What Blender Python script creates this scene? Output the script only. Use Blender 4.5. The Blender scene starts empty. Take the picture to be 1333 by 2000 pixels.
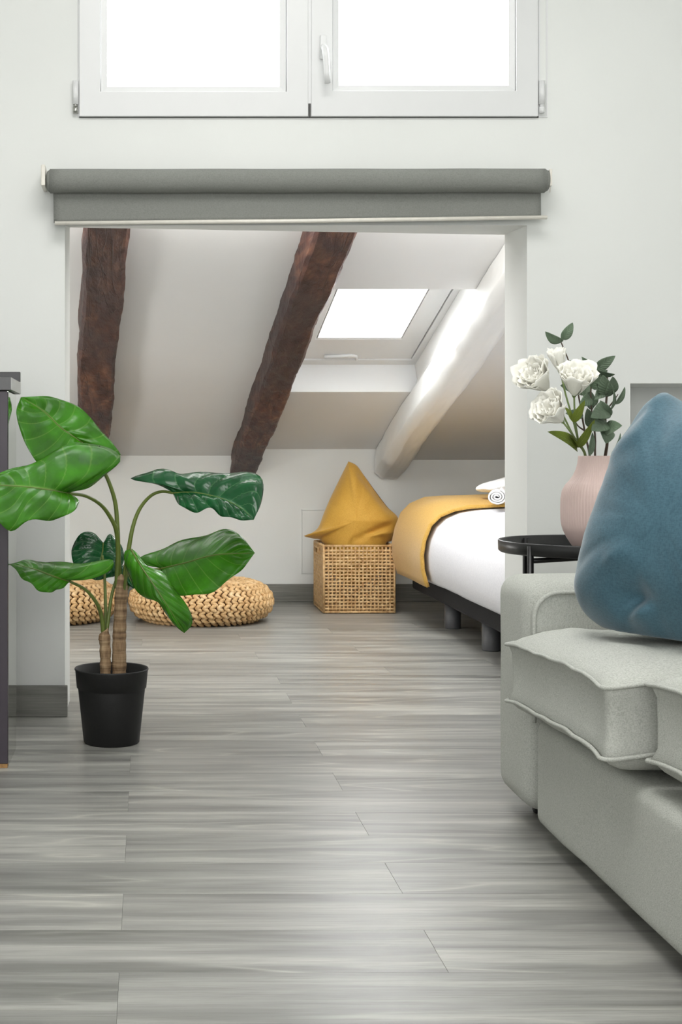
import bpy, bmesh, math, random
from mathutils import Vector, noise, Matrix
random.seed(7)
C = bpy.context.scene.collection
S = bpy.context.scene
PI = math.pi

# ------------------------------------------------------------------ camera
F = 2600.0; VX = 287.0; VY = 885.0; HC = 0.75
cam = bpy.data.cameras.new('camera'); camo = bpy.data.objects.new('camera', cam); C.objects.link(camo)
camo.location = (0, 0, HC); camo.rotation_euler = (PI/2, 0, 0)
cam.sensor_fit = 'HORIZONTAL'; cam.sensor_width = 36; cam.lens = F/1333*36
cam.shift_x = (666.5-VX)/1333; cam.shift_y = -(1000-VY)/1333
cam.clip_start = 0.02
S.camera = camo
def P(px, py, d):            # a point of the room from its direction and distance
    return Vector(((px-VX)*d/F, d, HC+(VY-py)*d/F))

# ------------------------------------------------------------------ sky, lights, exposure
S.view_settings.view_transform = 'Standard'; S.view_settings.look = 'None'
S.view_settings.exposure = 0.0; S.view_settings.gamma = 1; S.view_settings.use_curve_mapping = False
w = bpy.data.worlds.new('sky'); S.world = w; w.use_nodes = True
w.node_tree.nodes['Background'].inputs[0].default_value = (0.97, 0.99, 1.0, 1)
w.node_tree.nodes['Background'].inputs[1].default_value = 17.0
def area(name, loc, rot, sx, sy, e, col=(1, 1, 1)):
    l = bpy.data.lights.new(name, 'AREA'); l.shape = 'RECTANGLE'; l.size = sx; l.size_y = sy; l.energy = e; l.color = col
    o = bpy.data.objects.new(name, l); C.objects.link(o); o.location = loc; o.rotation_euler = rot; return o
area('ceiling_fill_light', (0.25, 1.9, 2.72), (0, 0, 0), 1.3, 1.3, 36, (1, 0.98, 0.965))  # unseen area light added to brighten the front room from above
area('rear_fill_light', (-0.1, -1.4, 1.35), (PI/2, 0, 0), 2.4, 1.6, 62, (1, 0.99, 0.99))  # unseen fill light added behind the camera, no window there
area('alcove_fill_light', (0.5, 4.32, 1.57), (math.radians(28), 0, 0), 2.2, 0.25, 26, (1, 0.985, 0.96))  # hidden strip of light added above the header to brighten the alcove
def lamp(name, loc, e, col, r=.12):
    l = bpy.data.lights.new(name, 'POINT'); l.energy = e; l.color = col; l.shadow_soft_size = r
    o = bpy.data.objects.new(name, l); C.objects.link(o); o.location = loc
lamp('alcove_fill_left', (-1.05, 5.1, .45), 18, (1, .98, .95))  # added point light hidden behind the jamb, lifts the low slope
lamp('alcove_fill_right', (2.15, 4.6, .95), 5, (1, .98, .95))  # second added point light, out of view over the bed

# ------------------------------------------------------------------ helpers
def lin(c):
    return tuple(((v/255)/12.92 if v/255 <= .04045 else ((v/255+.055)/1.055)**2.4) for v in c)+(1,)
class NT:
    def __init__(s, name):
        s.m = bpy.data.materials.new(name); s.m.use_nodes = True; s.t = s.m.node_tree
        s.b = s.t.nodes['Principled BSDF']; s.out = s.t.nodes['Material Output']
    def n(s, ty, **kw):
        nd = s.t.nodes.new(ty)
        for k, v in kw.items():
            if k.startswith('_'): setattr(nd, k[1:], v)
            else: nd.inputs[k].default_value = v
        return nd
    def l(s, a, b): s.t.links.new(a, b)
    def coords(s, scale=(1, 1, 1), kind='Object', loc=(0, 0, 0)):
        tc = s.n('ShaderNodeTexCoord'); mp = s.n('ShaderNodeMapping'); mp.inputs['Scale'].default_value = scale
        mp.inputs['Location'].default_value = loc
        s.l(tc.outputs[kind], mp.inputs[0]); return mp.outputs[0]
    def noise(s, vec, scale=5, detail=4, rough=.5, dist=0):
        nd = s.n('ShaderNodeTexNoise'); nd.inputs['Scale'].default_value = scale; nd.inputs['Detail'].default_value = detail
        nd.inputs['Roughness'].default_value = rough; nd.inputs['Distortion'].default_value = dist
        s.l(vec, nd.inputs['Vector']); return nd.outputs['Fac']
    def ramp(s, fac, stops):
        r = s.n('ShaderNodeValToRGB'); e = r.color_ramp.elements
        while len(e) < len(stops): e.new(.5)
        for i, (p, c) in enumerate(stops):
            e[i].position = p; e[i].color = c if len(c) == 4 else lin(c)
        s.l(fac, r.inputs[0]); return r.outputs[0]
    def mix(s, fac, a, b, mode='MIX'):
        m = s.n('ShaderNodeMix', _data_type='RGBA', _blend_type=mode)
        for k, v in ((0, fac), (6, a), (7, b)):
            if hasattr(v, 'is_linked') or hasattr(v, 'links'): s.l(v, m.inputs[k])
            else: m.inputs[k].default_value = v
        return m.outputs[2]
    def math(s, op, a, b=0.0, c=None):
        m = s.n('ShaderNodeMath', _operation=op)
        for i, v in enumerate((a, b) if c is None else (a, b, c)):
            if hasattr(v, 'links'): s.l(v, m.inputs[i])
            else: m.inputs[i].default_value = v
        return m.outputs[0]
    def bump(s, h, strength=.3, dist=.01):
        b = s.n('ShaderNodeBump'); b.inputs['Strength'].default_value = strength; b.inputs['Distance'].default_value = dist
        s.l(h, b.inputs['Height']); s.l(b.outputs[0], s.b.inputs['Normal'])
    def set(s, col=None, rough=None, metal=None, **kw):
        if col is not None:
            if hasattr(col, 'links'): s.l(col, s.b.inputs['Base Color'])
            else: s.b.inputs['Base Color'].default_value = lin(col)
        if rough is not None: s.b.inputs['Roughness'].default_value = rough
        if metal is not None: s.b.inputs['Metallic'].default_value = metal
        for k, v in kw.items(): s.b.inputs[k.replace('_', ' ')].default_value = v
        return s.m

def plain(name, col, rough=.5, metal=0, nscale=60, bump=.05, vary=.04):
    n = NT(name); v = n.coords(); f = n.noise(v, nscale, 3)
    a = lin(col); d = tuple(x*(1-vary*2) for x in a[:3])+(1,)
    c = n.ramp(f, [(.3, d), (.7, a)]); n.bump(f, bump, .002)
    return n.set(c, rough, metal)

def plaster(name, col, patch=None):
    n = NT(name); v = n.coords()
    big = n.noise(v, 1.3, 3, .5); fine = n.noise(v, 35, 5, .6)
    a = lin(col); d = tuple(x*.95 for x in a[:3])+(1,)
    c = n.ramp(big, [(.35, d), (.65, a)])
    n.bump(n.math('ADD', n.math('MULTIPLY', big, 2.0), n.math('MULTIPLY', fine, .25)), .12, .01)
    return n.set(c, .75)

def fabric(name, col, dark, scale=420, bump=.35, sheen=0.0, rough=.95, velvet=False):
    n = NT(name); v1 = n.coords((1, 1, .3)); v2 = n.coords((.3, .3, 1)); vb = n.coords()
    a = n.noise(v1, scale, 2); b = n.noise(v2, scale, 2); big = n.noise(vb, 6, 3, .5, .4)
    wv = n.math('MULTIPLY', n.math('ADD', a, b), .5)
    c = n.ramp(wv, [(.36, dark), (.58, col)])
    if velvet: c = n.mix(.35, c, n.ramp(big, [(.35, dark), (.65, col)]))
    n.bump(wv, bump, .0025)
    n.b.inputs['Sheen Weight'].default_value = sheen; n.b.inputs['Sheen Roughness'].default_value = .4
    return n.set(c, rough)

def mk_floor():
    n = NT('grey oak plank')
    info = n.n('ShaderNodeObjectInfo'); tc = n.n('ShaderNodeTexCoord')
    off = n.n('ShaderNodeVectorMath', _operation='SCALE'); 
    comb = n.n('ShaderNodeCombineXYZ'); n.l(info.outputs['Random'], comb.inputs[0]); n.l(info.outputs['Random'], comb.inputs[1]); n.l(info.outputs['Random'], comb.inputs[2])
    n.l(comb.outputs[0], off.inputs[0]); off.inputs['Scale'].default_value = 57
    add = n.n('ShaderNodeVectorMath', _operation='ADD'); n.l(tc.outputs['Object'], add.inputs[0]); n.l(off.outputs[0], add.inputs[1])
    def mapped(sc):
        mp = n.n('ShaderNodeMapping'); mp.inputs['Scale'].default_value = sc; n.l(add.outputs[0], mp.inputs[0]); return mp.outputs[0]
    band = n.noise(mapped((.9, 13, 1)), 1.6, 4, .55, .35)      # broad streaks
    fib = n.noise(mapped((2.2, 130, 1)), 3.4, 5, .72)
    # cathedral grain: rings of a slow distorted field
    g = n.noise(mapped((.8, 6.0, 1)), 1.3, 2, .4)
    rings = n.math('PINGPONG', n.math('MULTIPLY', g, 17.0), 1.0)
    rings = n.math('POWER', rings, 5.0); msk = n.noise(mapped((.7, 3, 1)), 1.7, 1)
    rings = n.math('MULTIPLY', rings, n.ramp(msk, [(.42, (0, 0, 0)), (.56, (255, 255, 255))]))
    base = n.ramp(band, [(.27, (106, 106, 104)), (.43, (136, 136, 134)), (.57, (158, 158, 155)), (.72, (182, 182, 178))])
    c = n.mix(n.math('MULTIPLY', fib, .42), base, lin((98, 97, 92)), 'MULTIPLY')
    c = n.mix(n.math('MULTIPLY', rings, .6), base, lin((196, 196, 189)))
    c = n.mix(n.ramp(fib, [(.50, (0, 0, 0)), (.60, (175, 175, 175))]), c, lin((116, 114, 108)))
    tint = n.ramp(info.outputs['Random'], [(0, (236, 236, 232)), (1, (255, 254, 250))])
    c = n.mix(1.0, c, tint, 'MULTIPLY')
    n.bump(n.math('ADD', fib, n.math('MULTIPLY', rings, .4)), .10, .0015)
    r = n.n('ShaderNodeMapRange'); r.inputs['To Min'].default_value = .27; r.inputs['To Max'].default_value = .42
    n.l(band, r.inputs['Value']); n.l(r.outputs[0], n.b.inputs['Roughness'])
    return n.set(c)

def mk_beam():
    n = NT('old dark timber'); vk = n.coords()
    g = n.noise(n.coords((10, .8, 10)), 2.4, 5, .6, .35); big = n.noise(vk, 2.3, 3, .5, .4); fine = n.noise(n.coords((70, 3, 70)), 2, 4, .7)
    rg = n.math('PINGPONG', n.math('MULTIPLY', n.noise(n.coords((7.5, 1.5, 7.5), loc=(3, 1, 0)), .9, 1, .4, .1), 30.0), 1.0)
    c = n.ramp(g, [(.3, (46, 28, 26)), (.48, (90, 56, 46)), (.66, (126, 86, 66))])
    c = n.mix(n.math('MULTIPLY', rg, .5), c, lin((58, 32, 27)))
    c = n.mix(n.ramp(big, [(.44, (0, 0, 0)), (.62, (225, 225, 225))]), c, lin((58, 46, 47)))
    crack = n.ramp(n.noise(n.coords((16, .9, 3), loc=(2, 5, 1)), 1.5, 2, .5, .2), [(.485, (0, 0, 0)), (.5, (255, 255, 255)), (.515, (0, 0, 0))])
    c = n.mix(n.math('MULTIPLY', crack, .55), c, lin((26, 15, 14)))
    n.bump(n.math('ADD', n.math('ADD', g, fine), n.math('MULTIPLY', crack, -.5)), .6, .008)
    return n.set(c, .5)

def mk_leaf(name, top, vein, under, rough=.28, trans=.22, vm=.34):
    n = NT(name); uv = n.n('ShaderNodeTexCoord').outputs['UV']; sp = n.n('ShaderNodeSeparateXYZ'); n.l(uv, sp.inputs[0])
    au = n.math('ABSOLUTE', n.math('SUBTRACT', sp.outputs[0], .5)); au = n.math('MULTIPLY', au, 2.0)
    ph = n.math('SUBTRACT', n.math('MULTIPLY', sp.outputs[1], 8.0), n.math('MULTIPLY', n.math('POWER', au, .8), 2.3))
    pp = n.math('PINGPONG', ph, .5)
    veins = n.ramp(pp, [(0, (255, 255, 255)), (.05, (0, 0, 0))])
    mid = n.ramp(au, [(0, (255, 255, 255)), (.02, (255, 255, 255)), (.045, (0, 0, 0))])
    nz = n.noise(n.coords(), 14, 4)
    dk = tuple(int(x*.72) for x in top)
    c = n.ramp(nz, [(.3, dk), (.65, top)])
    uc = n.ramp(nz, [(.3, tuple(int(x*.85) for x in under)), (.65, under)])
    geo = n.n('ShaderNodeNewGeometry')
    c = n.mix(geo.outputs['Backfacing'], c, uc)
    c = n.mix(n.math('MULTIPLY', n.math('MAXIMUM', veins, mid), vm), c, lin(vein))
    n.bump(n.math('ADD', n.math('MULTIPLY', pp, 1.0), n.math('MULTIPLY', nz, .2)), .35, .006)
    n.set(c, rough)
    tr = n.n('ShaderNodeBsdfTranslucent'); n.l(c, tr.inputs[0]); mx = n.n('ShaderNodeMixShader'); mx.inputs[0].default_value = trans
    n.l(n.b.outputs[0], mx.inputs[1]); n.l(tr.outputs[0], mx.inputs[2]); n.l(mx.outputs[0], n.out.inputs[0])
    return n.m

def mk_glass(name):
    n = NT(name); n.t.nodes.remove(n.b)
    tr = n.n('ShaderNodeBsdfTransparent'); gl = n.n('ShaderNodeBsdfGlossy'); gl.inputs['Roughness'].default_value = .02
    fr = n.n('ShaderNodeLayerWeight'); fc = n.math('ADD', n.math('MULTIPLY', n.math('POWER', fr.outputs['Facing'], 5.0), .6), .03); mx = n.n('ShaderNodeMixShader')
    n.l(fc, mx.inputs[0]); n.l(tr.outputs[0], mx.inputs[1]); n.l(gl.outputs[0], mx.inputs[2]); n.l(mx.outputs[0], n.out.inputs[0])
    return n.m

M = dict(
    wall=plaster('white wall paint', (231, 233, 230)), ceil=plaster('alcove ceiling paint', (228, 228, 227)),
    floor=mk_floor(), sub=plain('floor underlay', (120, 119, 114), .9), base=None,
    pvc=plain('white window plastic', (226, 227, 227), .3, 0, 20, .0, .005), glass=mk_glass('window glass'),
    softseal=plain('grey seal', (150, 150, 148), .6), gasket=plain('dark gasket', (70, 70, 68), .6), metal=plain('steel', (190, 190, 185), .3, 1), beam=mk_beam(),
    blind=fabric('grey blind cloth', (134, 136, 131), (122, 124, 119), 700, .12),
    rail=plain('pale bottom rail', (234, 230, 220), .35), black=plain('black lacquer metal', (22, 22, 23), .32, 0, 200, .02),
    pot=plain('black plastic', (17, 17, 18), .55, 0, 120, .05), soil=plain('black pot filling', (14, 14, 14), .9),
    sofa=fabric('sage grey upholstery', (190, 192, 185), (158, 160, 152), 1000, .45),
    blue=fabric('blue velvet', (66, 102, 117), (42, 76, 90), 500, .12, .35, .7, True),
    gold=fabric('mustard velvet', (208, 162, 66), (186, 138, 46), 500, .12, .3, .75, True),
    throw=fabric('mustard throw cloth', (212, 170, 84), (192, 146, 62), 500, .15, .25, .8),
    white=fabric('white cotton', (232, 232, 236), (222, 222, 227), 300, .1), towel=fabric('white terry', (246, 246, 246), (228, 228, 228), 380, .8),
    basebed=fabric('black bed base cloth', (40, 40, 42), (28, 28, 30), 300, .3), legs=plain('grey bed leg', (92, 93, 96), .4),
    cabinet=plain('aubergine black front', (52, 44, 54), .4), counter=plain('charcoal worktop', (74, 74, 75), .35),
    mirror=plain('polished side', (205, 208, 200), .06, 1, 5, 0, .0), ctside=plain('lit worktop edge', (190, 190, 188), .4), oak=plain('raw board edge', (170, 130, 80), .7, 0, 90, .3, .2),
    ma=mk_leaf('leaf with painted glow', (74, 152, 28), (150, 192, 92), (112, 168, 64), .27, .28),  # brighter green has the light glowing through the leaf painted in
    mc=mk_leaf('leaf without glow', (22, 92, 46), (108, 160, 104), (58, 128, 52), .22, .12),  # darker copy of the leaf colour, without the painted glow
    euc=mk_leaf('eucalyptus leaf', (132, 154, 128), (160, 178, 152), (164, 182, 156), .5, .25, .12),
    lime=mk_leaf('yellow green leaf', (140, 158, 62), (186, 196, 120), (120, 146, 60), .5, .3),
    petiole=plain('olive leaf stalk', (104, 120, 52), .4, 0, 30, .1, .1), twig=plain('brown twig', (92, 78, 66), .7, 0, 80, .3, .1),
    gstem=plain('green flower stem', (120, 138, 84), .6), petal=plain('cream petal', (248, 247, 238), .7, 0, 40, .1, .02),
    vase=plain('pink ceramic', (226, 201, 194), .5, 0, 30, .02, .02),
)
def mk_basebd():
    n = NT('grey wood baseboard'); f = n.noise(n.coords((2, 2, 60)), 2.5, 5, .6)
    c = n.ramp(f, [(.3, (104, 104, 98)), (.7, (134, 134, 127))]); n.bump(f, .1, .002); return n.set(c, .5)
M['base'] = mk_basebd()
def mk_rattan():
    n = NT('pale rattan'); f = n.noise(n.coords(), 55, 4, .6); i = n.noise(n.coords((1, 1, 1)), 9, 2)
    c = n.ramp(f, [(.3, (172, 130, 82)), (.55, (208, 172, 122)), (.8, (230, 200, 152))]); n.bump(f, .3, .002); return n.set(c, .6)
M['rattan'] = mk_rattan()
def mk_braid():
    n = NT('braided banana fibre'); f = n.noise(n.coords(), 24, 5, .7); g = n.noise(n.coords(), 160, 2, .7)
    c = n.ramp(f, [(.28, (176, 134, 84)), (.5, (216, 178, 126)), (.75, (240, 214, 172))]); n.bump(g, .5, .002); return n.set(c, .65)
M['braid'] = mk_braid(); M['core'] = plain('dark inner stuffing', (120, 84, 50), .9)
def mk_trunk():
    n = NT('fibrous trunk'); f = n.noise(n.coords((40, 40, 7)), 2, 4, .6); g = n.noise(n.coords((3, 3, 60)), 1.5, 2)
    c = n.ramp(n.math('MULTIPLY', n.math('ADD', f, g), .5), [(.32, (80, 58, 40)), (.5, (140, 114, 84)), (.68, (180, 156, 122))])
    n.bump(n.math('ADD', f, g), .6, .006); return n.set(c, .8)
M['trunk'] = mk_trunk()

def link(name, verts, faces, mat, parent=None, smooth=False, uv=None, kind=None, label=None):
    me = bpy.data.meshes.new(name); me.from_pydata([tuple(v) for v in verts], [], faces); me.update()
    if uv:
        ul = me.uv_layers.new(name='UVMap')
        for lp in me.loops: ul.data[lp.index].uv = uv[lp.vertex_index]
    o = bpy.data.objects.new(name, me); C.objects.link(o)
    if mat: me.materials.append(mat)
    if smooth:
        for p in me.polygons: p.use_smooth = True
    if parent:
        o.parent = parent; o.location = (0, 0, 0)
        pl = Vector(parent.location)
        q = parent.parent
        while q: pl = pl+Vector(q.location); q = q.parent
        me.transform(Matrix.Translation(-pl))      # geometry is given in room coordinates
    if kind: o['kind'] = kind
    if label: o['label'] = label
    return o
def thing(name, loc, label, cat, group=None):
    o = bpy.data.objects.new(name, None); C.objects.link(o); o.location = loc; o.empty_display_size = .05
    tag(o, label, cat, group); return o
def tag(o, label, cat, group=None):
    o['label'] = label; o['category'] = cat
    if group: o['group'] = group
    return o
def struct(o): o['kind'] = 'structure'; return o
class MB:
    def __init__(s): s.v = []; s.f = []
    def add(s, vs, fs):
        b = len(s.v); s.v += [Vector(v) for v in vs]; s.f += [tuple(i+b for i in f) for f in fs]; return s
    def box(s, x0, x1, y0, y1, z0, z1):
        return s.add([(x, y, z) for z in (z0, z1) for y in (y0, y1) for x in (x0, x1)],
                     [(0, 2, 3, 1), (4, 5, 7, 6), (0, 1, 5, 4), (2, 6, 7, 3), (0, 4, 6, 2), (1, 3, 7, 5)])
    def tube(s, pts, r, n=8, caps=True):
        pts = [Vector(p) for p in pts]; rs = r if isinstance(r, (list, tuple)) else [r]*len(pts)
        up = Vector((0, 0, 1)); prev = None; vs = []; fs = []
        for i, p in enumerate(pts):
            t = (pts[min(i+1, len(pts)-1)]-pts[max(i-1, 0)]).normalized()
            if prev is None:
                a = t.cross(up); a = a if a.length > .05 else t.cross(Vector((1, 0, 0))); a.normalize()
            else: a = (prev-t*prev.dot(t)).normalized()
            prev = a; b = t.cross(a)
            vs += [p+(a*math.cos(2*PI*k/n)+b*math.sin(2*PI*k/n))*rs[i] for k in range(n)]
        for i in range(len(pts)-1):
            for k in range(n): fs.append((i*n+k, i*n+(k+1) % n, (i+1)*n+(k+1) % n, (i+1)*n+k))
        if caps: fs += [tuple(range(n))[::-1], tuple((len(pts)-1)*n+k for k in range(n))]
        return s.add(vs, fs)
    def lathe(s, c, prof, n=32, capb=True, capt=True, rib=None):
        c = Vector(c); vs = []; fs = []
        for (r, z) in prof:
            for k in range(n):
                rr = r*(rib(k, z) if rib else 1); vs.append(c+Vector((rr*math.cos(2*PI*k/n), rr*math.sin(2*PI*k/n), z)))
        for i in range(len(prof)-1):
            for k in range(n): fs.append((i*n+k, i*n+(k+1) % n, (i+1)*n+(k+1) % n, (i+1)*n+k))
        if capb: fs.append(tuple(range(n))[::-1])
        if capt: fs.append(tuple((len(prof)-1)*n+k for k in range(n)))
        return s.add(vs, fs)
    def grid(s, rows):
        n = len(rows[0]); vs = [p for r in rows for p in r]
        return s.add(vs, [(i*n+j, i*n+j+1, (i+1)*n+j+1, (i+1)*n+j) for i in range(len(rows)-1) for j in range(n-1)])
    def build(s, name, mat, parent=None, smooth=False, bevel=0, **kw):
        o = link(name, s.v, s.f, mat, parent, smooth, **kw)
        if bevel:
            b = o.modifiers.new('bevel', 'BEVEL'); b.width = bevel; b.segments = 3; b.limit_method = 'ANGLE'; b.angle_limit = .6
            if smooth is None or not smooth:
                for p in o.data.polygons: p.use_smooth = True
                b.harden_normals = True
        return o
def box(name, x0, x1, y0, y1, z0, z1, mat, parent=None, bevel=0, **kw):
    return MB().box(x0, x1, y0, y1, z0, z1).build(name, mat, parent, bevel=bevel, **kw)
def solid(o, t, off=0):
    m = o.modifiers.new('solid', 'SOLIDIFY'); m.thickness = t; m.offset = off; return o
def crom(pts, n):           # Catmull-Rom through pts, n samples, even by length
    pts = [Vector(p) for p in pts]; out = []
    if len(pts) == 2: return [pts[0].lerp(pts[1], i/(n-1)) for i in range(n)]
    q = [pts[0]*2-pts[1]]+pts+[pts[-1]*2-pts[-2]]
    for i in range(1, len(q)-2):
        for k in range(12):
            t = k/12; a, b, c, d = q[i-1:i+3]
            out.append(.5*((2*b)+(c-a)*t+(2*a-5*b+4*c-d)*t*t+(3*b-a-3*c+d)*t**3))
    out.append(pts[-1]); L = [0]
    for i in range(1, len(out)): L.append(L[-1]+(out[i]-out[i-1]).length)
    res = []; j = 0
    for i in range(n):
        t = L[-1]*i/(n-1)
        while j < len(L)-2 and L[j+1] < t: j += 1
        seg = L[j+1]-L[j]; res.append(out[j].lerp(out[j+1], (t-L[j])/seg if seg > 0 else 0))
    return res
def N3(x, y, z, s=1): return noise.noise(Vector((x*s, y*s, z*s)))

def cells(name, A, B, Dp, holes, fmap, mat, parent=None):
    """slab cut in cells A x B, thickness Dp=(d0,d1); holes a set of (i,j); fmap(a,b,d)->xyz"""
    na, nb = len(A)-1, len(B)-1; vid = {}; vs = []; fs = []
    def v(i, j, k):
        if (i, j, k) not in vid: vid[(i, j, k)] = len(vs); vs.append(fmap(A[i], B[j], Dp[k]))
        return vid[(i, j, k)]
    full = lambda i, j: 0 <= i < na and 0 <= j < nb and (i, j) not in holes
    for i in range(na):
        for j in range(nb):
            if not full(i, j): continue
            fs.append((v(i, j, 0), v(i+1, j, 0), v(i+1, j+1, 0), v(i, j+1, 0)))
            fs.append((v(i, j, 1), v(i, j+1, 1), v(i+1, j+1, 1), v(i+1, j, 1)))
            if not full(i-1, j): fs.append((v(i, j, 0), v(i, j+1, 0), v(i, j+1, 1), v(i, j, 1)))
            if not full(i+1, j): fs.append((v(i+1, j, 0), v(i+1, j, 1), v(i+1, j+1, 1), v(i+1, j+1, 0)))
            if not full(i, j-1): fs.append((v(i, j, 0), v(i, j, 1), v(i+1, j, 1), v(i+1, j, 0)))
            if not full(i, j+1): fs.append((v(i, j+1, 0), v(i+1, j+1, 0), v(i+1, j+1, 1), v(i, j+1, 1)))
    return link(name, vs, fs, mat, parent)

# ------------------------------------------------------------------ room shell
YF, YI, YB = 3.80, 4.035, 6.724           # front face, inner face of the dividing wall; knee wall
XL, XR = -2.2, 1.95; AL, AR = -1.6, 2.95
OX0, OX1, OZ = -0.234, 1.086, 1.40
WX0, WX1, WZ0, WZ1 = -0.197, 1.122, 1.708, 2.42
NX0, NX1, NZ0, NZ1 = 1.381, 1.80, 0.30, 0.949
HT = 2.75
struct(cells('wall_front', [XL-.1, AL, OX0, WX0, OX1, WX1, NX0, NX1, XR+.1, AR], [0, NZ0, NZ1, OZ, WZ0, WZ1, HT], (YF, YI),
    {(i, j) for i in (2, 3) for j in (0, 1, 2)} | {(i, 4) for i in (3, 4)} | {(6, 1)},
    lambda a, b, d: (a, d, (1.434-.017*(a-OX0) if (b == OZ and d == YI) else b)), M['wall']))
struct(box('wall_niche', NX0-.02, NX1+.02, YI, YI+.02, NZ0-.02, NZ1+.02, M['wall']))
struct(box('wall_left', XL-.1, XL, -1.6, YF, 0, HT, M['wall']))
struct(box('wall_right', XR, XR+.1, -1.6, YF, 0, HT, M['wall']))
struct(box('wall_rear', XL-.1, XR+.1, -1.7, -1.6, 0, HT, M['wall']))
struct(box('ceiling', XL-.1, XR+.1, -1.7, YI, HT, HT+.1, M['wall']))
struct(box('wall_knee', AL, AR, YB, YB+.1, 0, .86, M['wall']))
struct(box('wall_alcove_left', AL-.1, AL, YI, YB+.1, 0, 2.1, M['wall']))
struct(box('wall_alcove_right', AR, AR+.1, YI, YB+.1, 0, 2.1, M['wall']))

SL = .371; SK = .063
def zc(d, off=0): return .737+off+SL*(YB-d)
def off_of(a): return 0 if a < .6 else (.033 if a < 1.33 else -.021)
def amap(a, d, h): return Vector((a-SK*(d-5), d, zc(d)+h))
def ceil_part(a0, a1, off, hole=None):
    A = [a0, a1] if not hole else [a0, hole[0], hole[1], a1]; B = [YI-.0, YB+.1] if not hole else [YI-.0, 5.09, 6.03, YB+.1]
    n = 1
    vs_o = cells('ceiling_sloped', A, B, (0, .15), {(1, 1)} if hole else set(), lambda a, d, k: amap(a, d, off+k), None)
    me = vs_o.data; v = [x.co.copy() for x in me.vertices]; f = [tuple(p.vertices) for p in me.polygons]
    bpy.data.objects.remove(vs_o); return v, f
sl = MB()
SKY = (.668, 1.292)
for a0, a1, off, hole in ((AL-.2, .6, 0, None), (.6, 1.33, .033, SKY), (1.33, AR+.2, -.021, None)):
    sl.add(*ceil_part(a0, a1, off, hole))
struct(sl.build('ceiling_sloped', M['ceil']))

# floor: sub-floor and single planks
fl = struct(box('floor', XL-.1, AR, -1.7, YB+.1, -.06, -.008, M['sub']))
PWD = .1722; PL = 1.22; row = 0; y1 = 2.955+PWD*0; rows = []
k0 = -10
for k in range(k0, 23):
    ya = 2.955+PWD*k; yb = ya+PWD
    if ya > YB: break
    if k % 2 == 0: j0 = .436
    else: j0 = -.04
    if k > 7: j0 = (k*.397) % 1.22-.3
    x = j0-2*PL-.0
    while x < AR:
        xa, xb = x, x+PL; x += PL
        lo = XL if ya < YI-.1 else AL
        hi = XR if ya < YI-.1 else AR
        xa = max(xa, lo); xb = min(xb, hi)
        if xb-xa < .02: continue
        g = .00012; yb2 = min(yb, YB)
        mb = MB().box(-(xb-xa)/2+g, (xb-xa)/2-g, g-(yb2-ya)/2, (yb2-ya)/2-g, -.008, 0)
        o = mb.build('plank', M['floor'], fl, bevel=.0005)
        o.location = ((xa+xb)/2, (ya+yb2)/2, 0)
box('plank_field', XL, XR, -1.6, 2.955+PWD*k0-.001, -.008, 0, M['floor'], fl)
# (planks near the camera's feet are joined: the frame never shows them)

bh = .088
struct(box('baseboard_left', XL, OX0+.008, YF-.015, YF, 0, bh, M['base'], bevel=.002))
struct(box('baseboard_right', OX1-.005, XR, YF-.015, YF, 0, bh, M['base'], bevel=.002))
struct(box('baseboard_back', AL, AR, YB-.014, YB, 0, .09, M['base'], bevel=.002))
# service hatch in the knee wall
h = MB(); x0, x1 = P(589, 0, YB).x, P(706, 0, YB).x; z0, z1 = P(0, 1120, YB).z, P(0, 995, YB).z
hatch = thing('service_hatch', (x0, YB, z0), 'flush white access hatch in the low back wall behind the woven basket', 'hatch')
box('hatch_panel', x0+.004, x1-.004, YB-.003, YB, z0+.004, z1-.004, M['wall'], hatch, bevel=.001)
fr = MB(); t = .003
fr.box(x0, x1, YB-.005, YB, z1-t, z1).box(x0, x1, YB-.005, YB, z0, z0+t).box(x0, x0+t, YB-.005, YB, z0, z1).box(x1-t, x1, YB-.005, YB, z0, z1)
fr.build('hatch_frame', M['wall'], hatch)

# ------------------------------------------------------------------ big window
def ring(mb, x0, x1, z0, z1, wd, y0, y1):
    # a picture-frame ring with mitred profile
    o = [(x0, z0), (x1, z0), (x1, z1), (x0, z1)]; i = [(x0+wd, z0+wd), (x1-wd, z0+wd), (x1-wd, z1-wd), (x0+wd, z1-wd)]
    vs = [(x, y, z) for y in (y0, y1) for (x, z) in o+i]; fs = []
    for k in range(4):
        n = (k+1) % 4
        fs += [(k, n, 4+n, 4+k), (8+k, 12+k, 12+n, 8+n), (k, 8+k, 8+n, n), (4+k, 4+n, 12+n, 12+k)]
    mb.add(vs, fs); return mb
win = thing('window_1', ((WX0+WX1)/2, YF, WZ0), 'white double casement window high in the wall, blown out with daylight', 'window')
del win['label'], win['category']; struct(win)
ys = YF-.012
ring(MB(), WX0, WX1, WZ0, WZ1, .03, YF+.0, YF+.09).build('window_frame', M['pvc'], win, bevel=.002)
ring(MB(), P(1052, 0, YF).x, P(1070, 0, YF).x, WZ0-.0, WZ1, .004, YF-.003, YF).build('frame_cover', M['pvc'], win)
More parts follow.
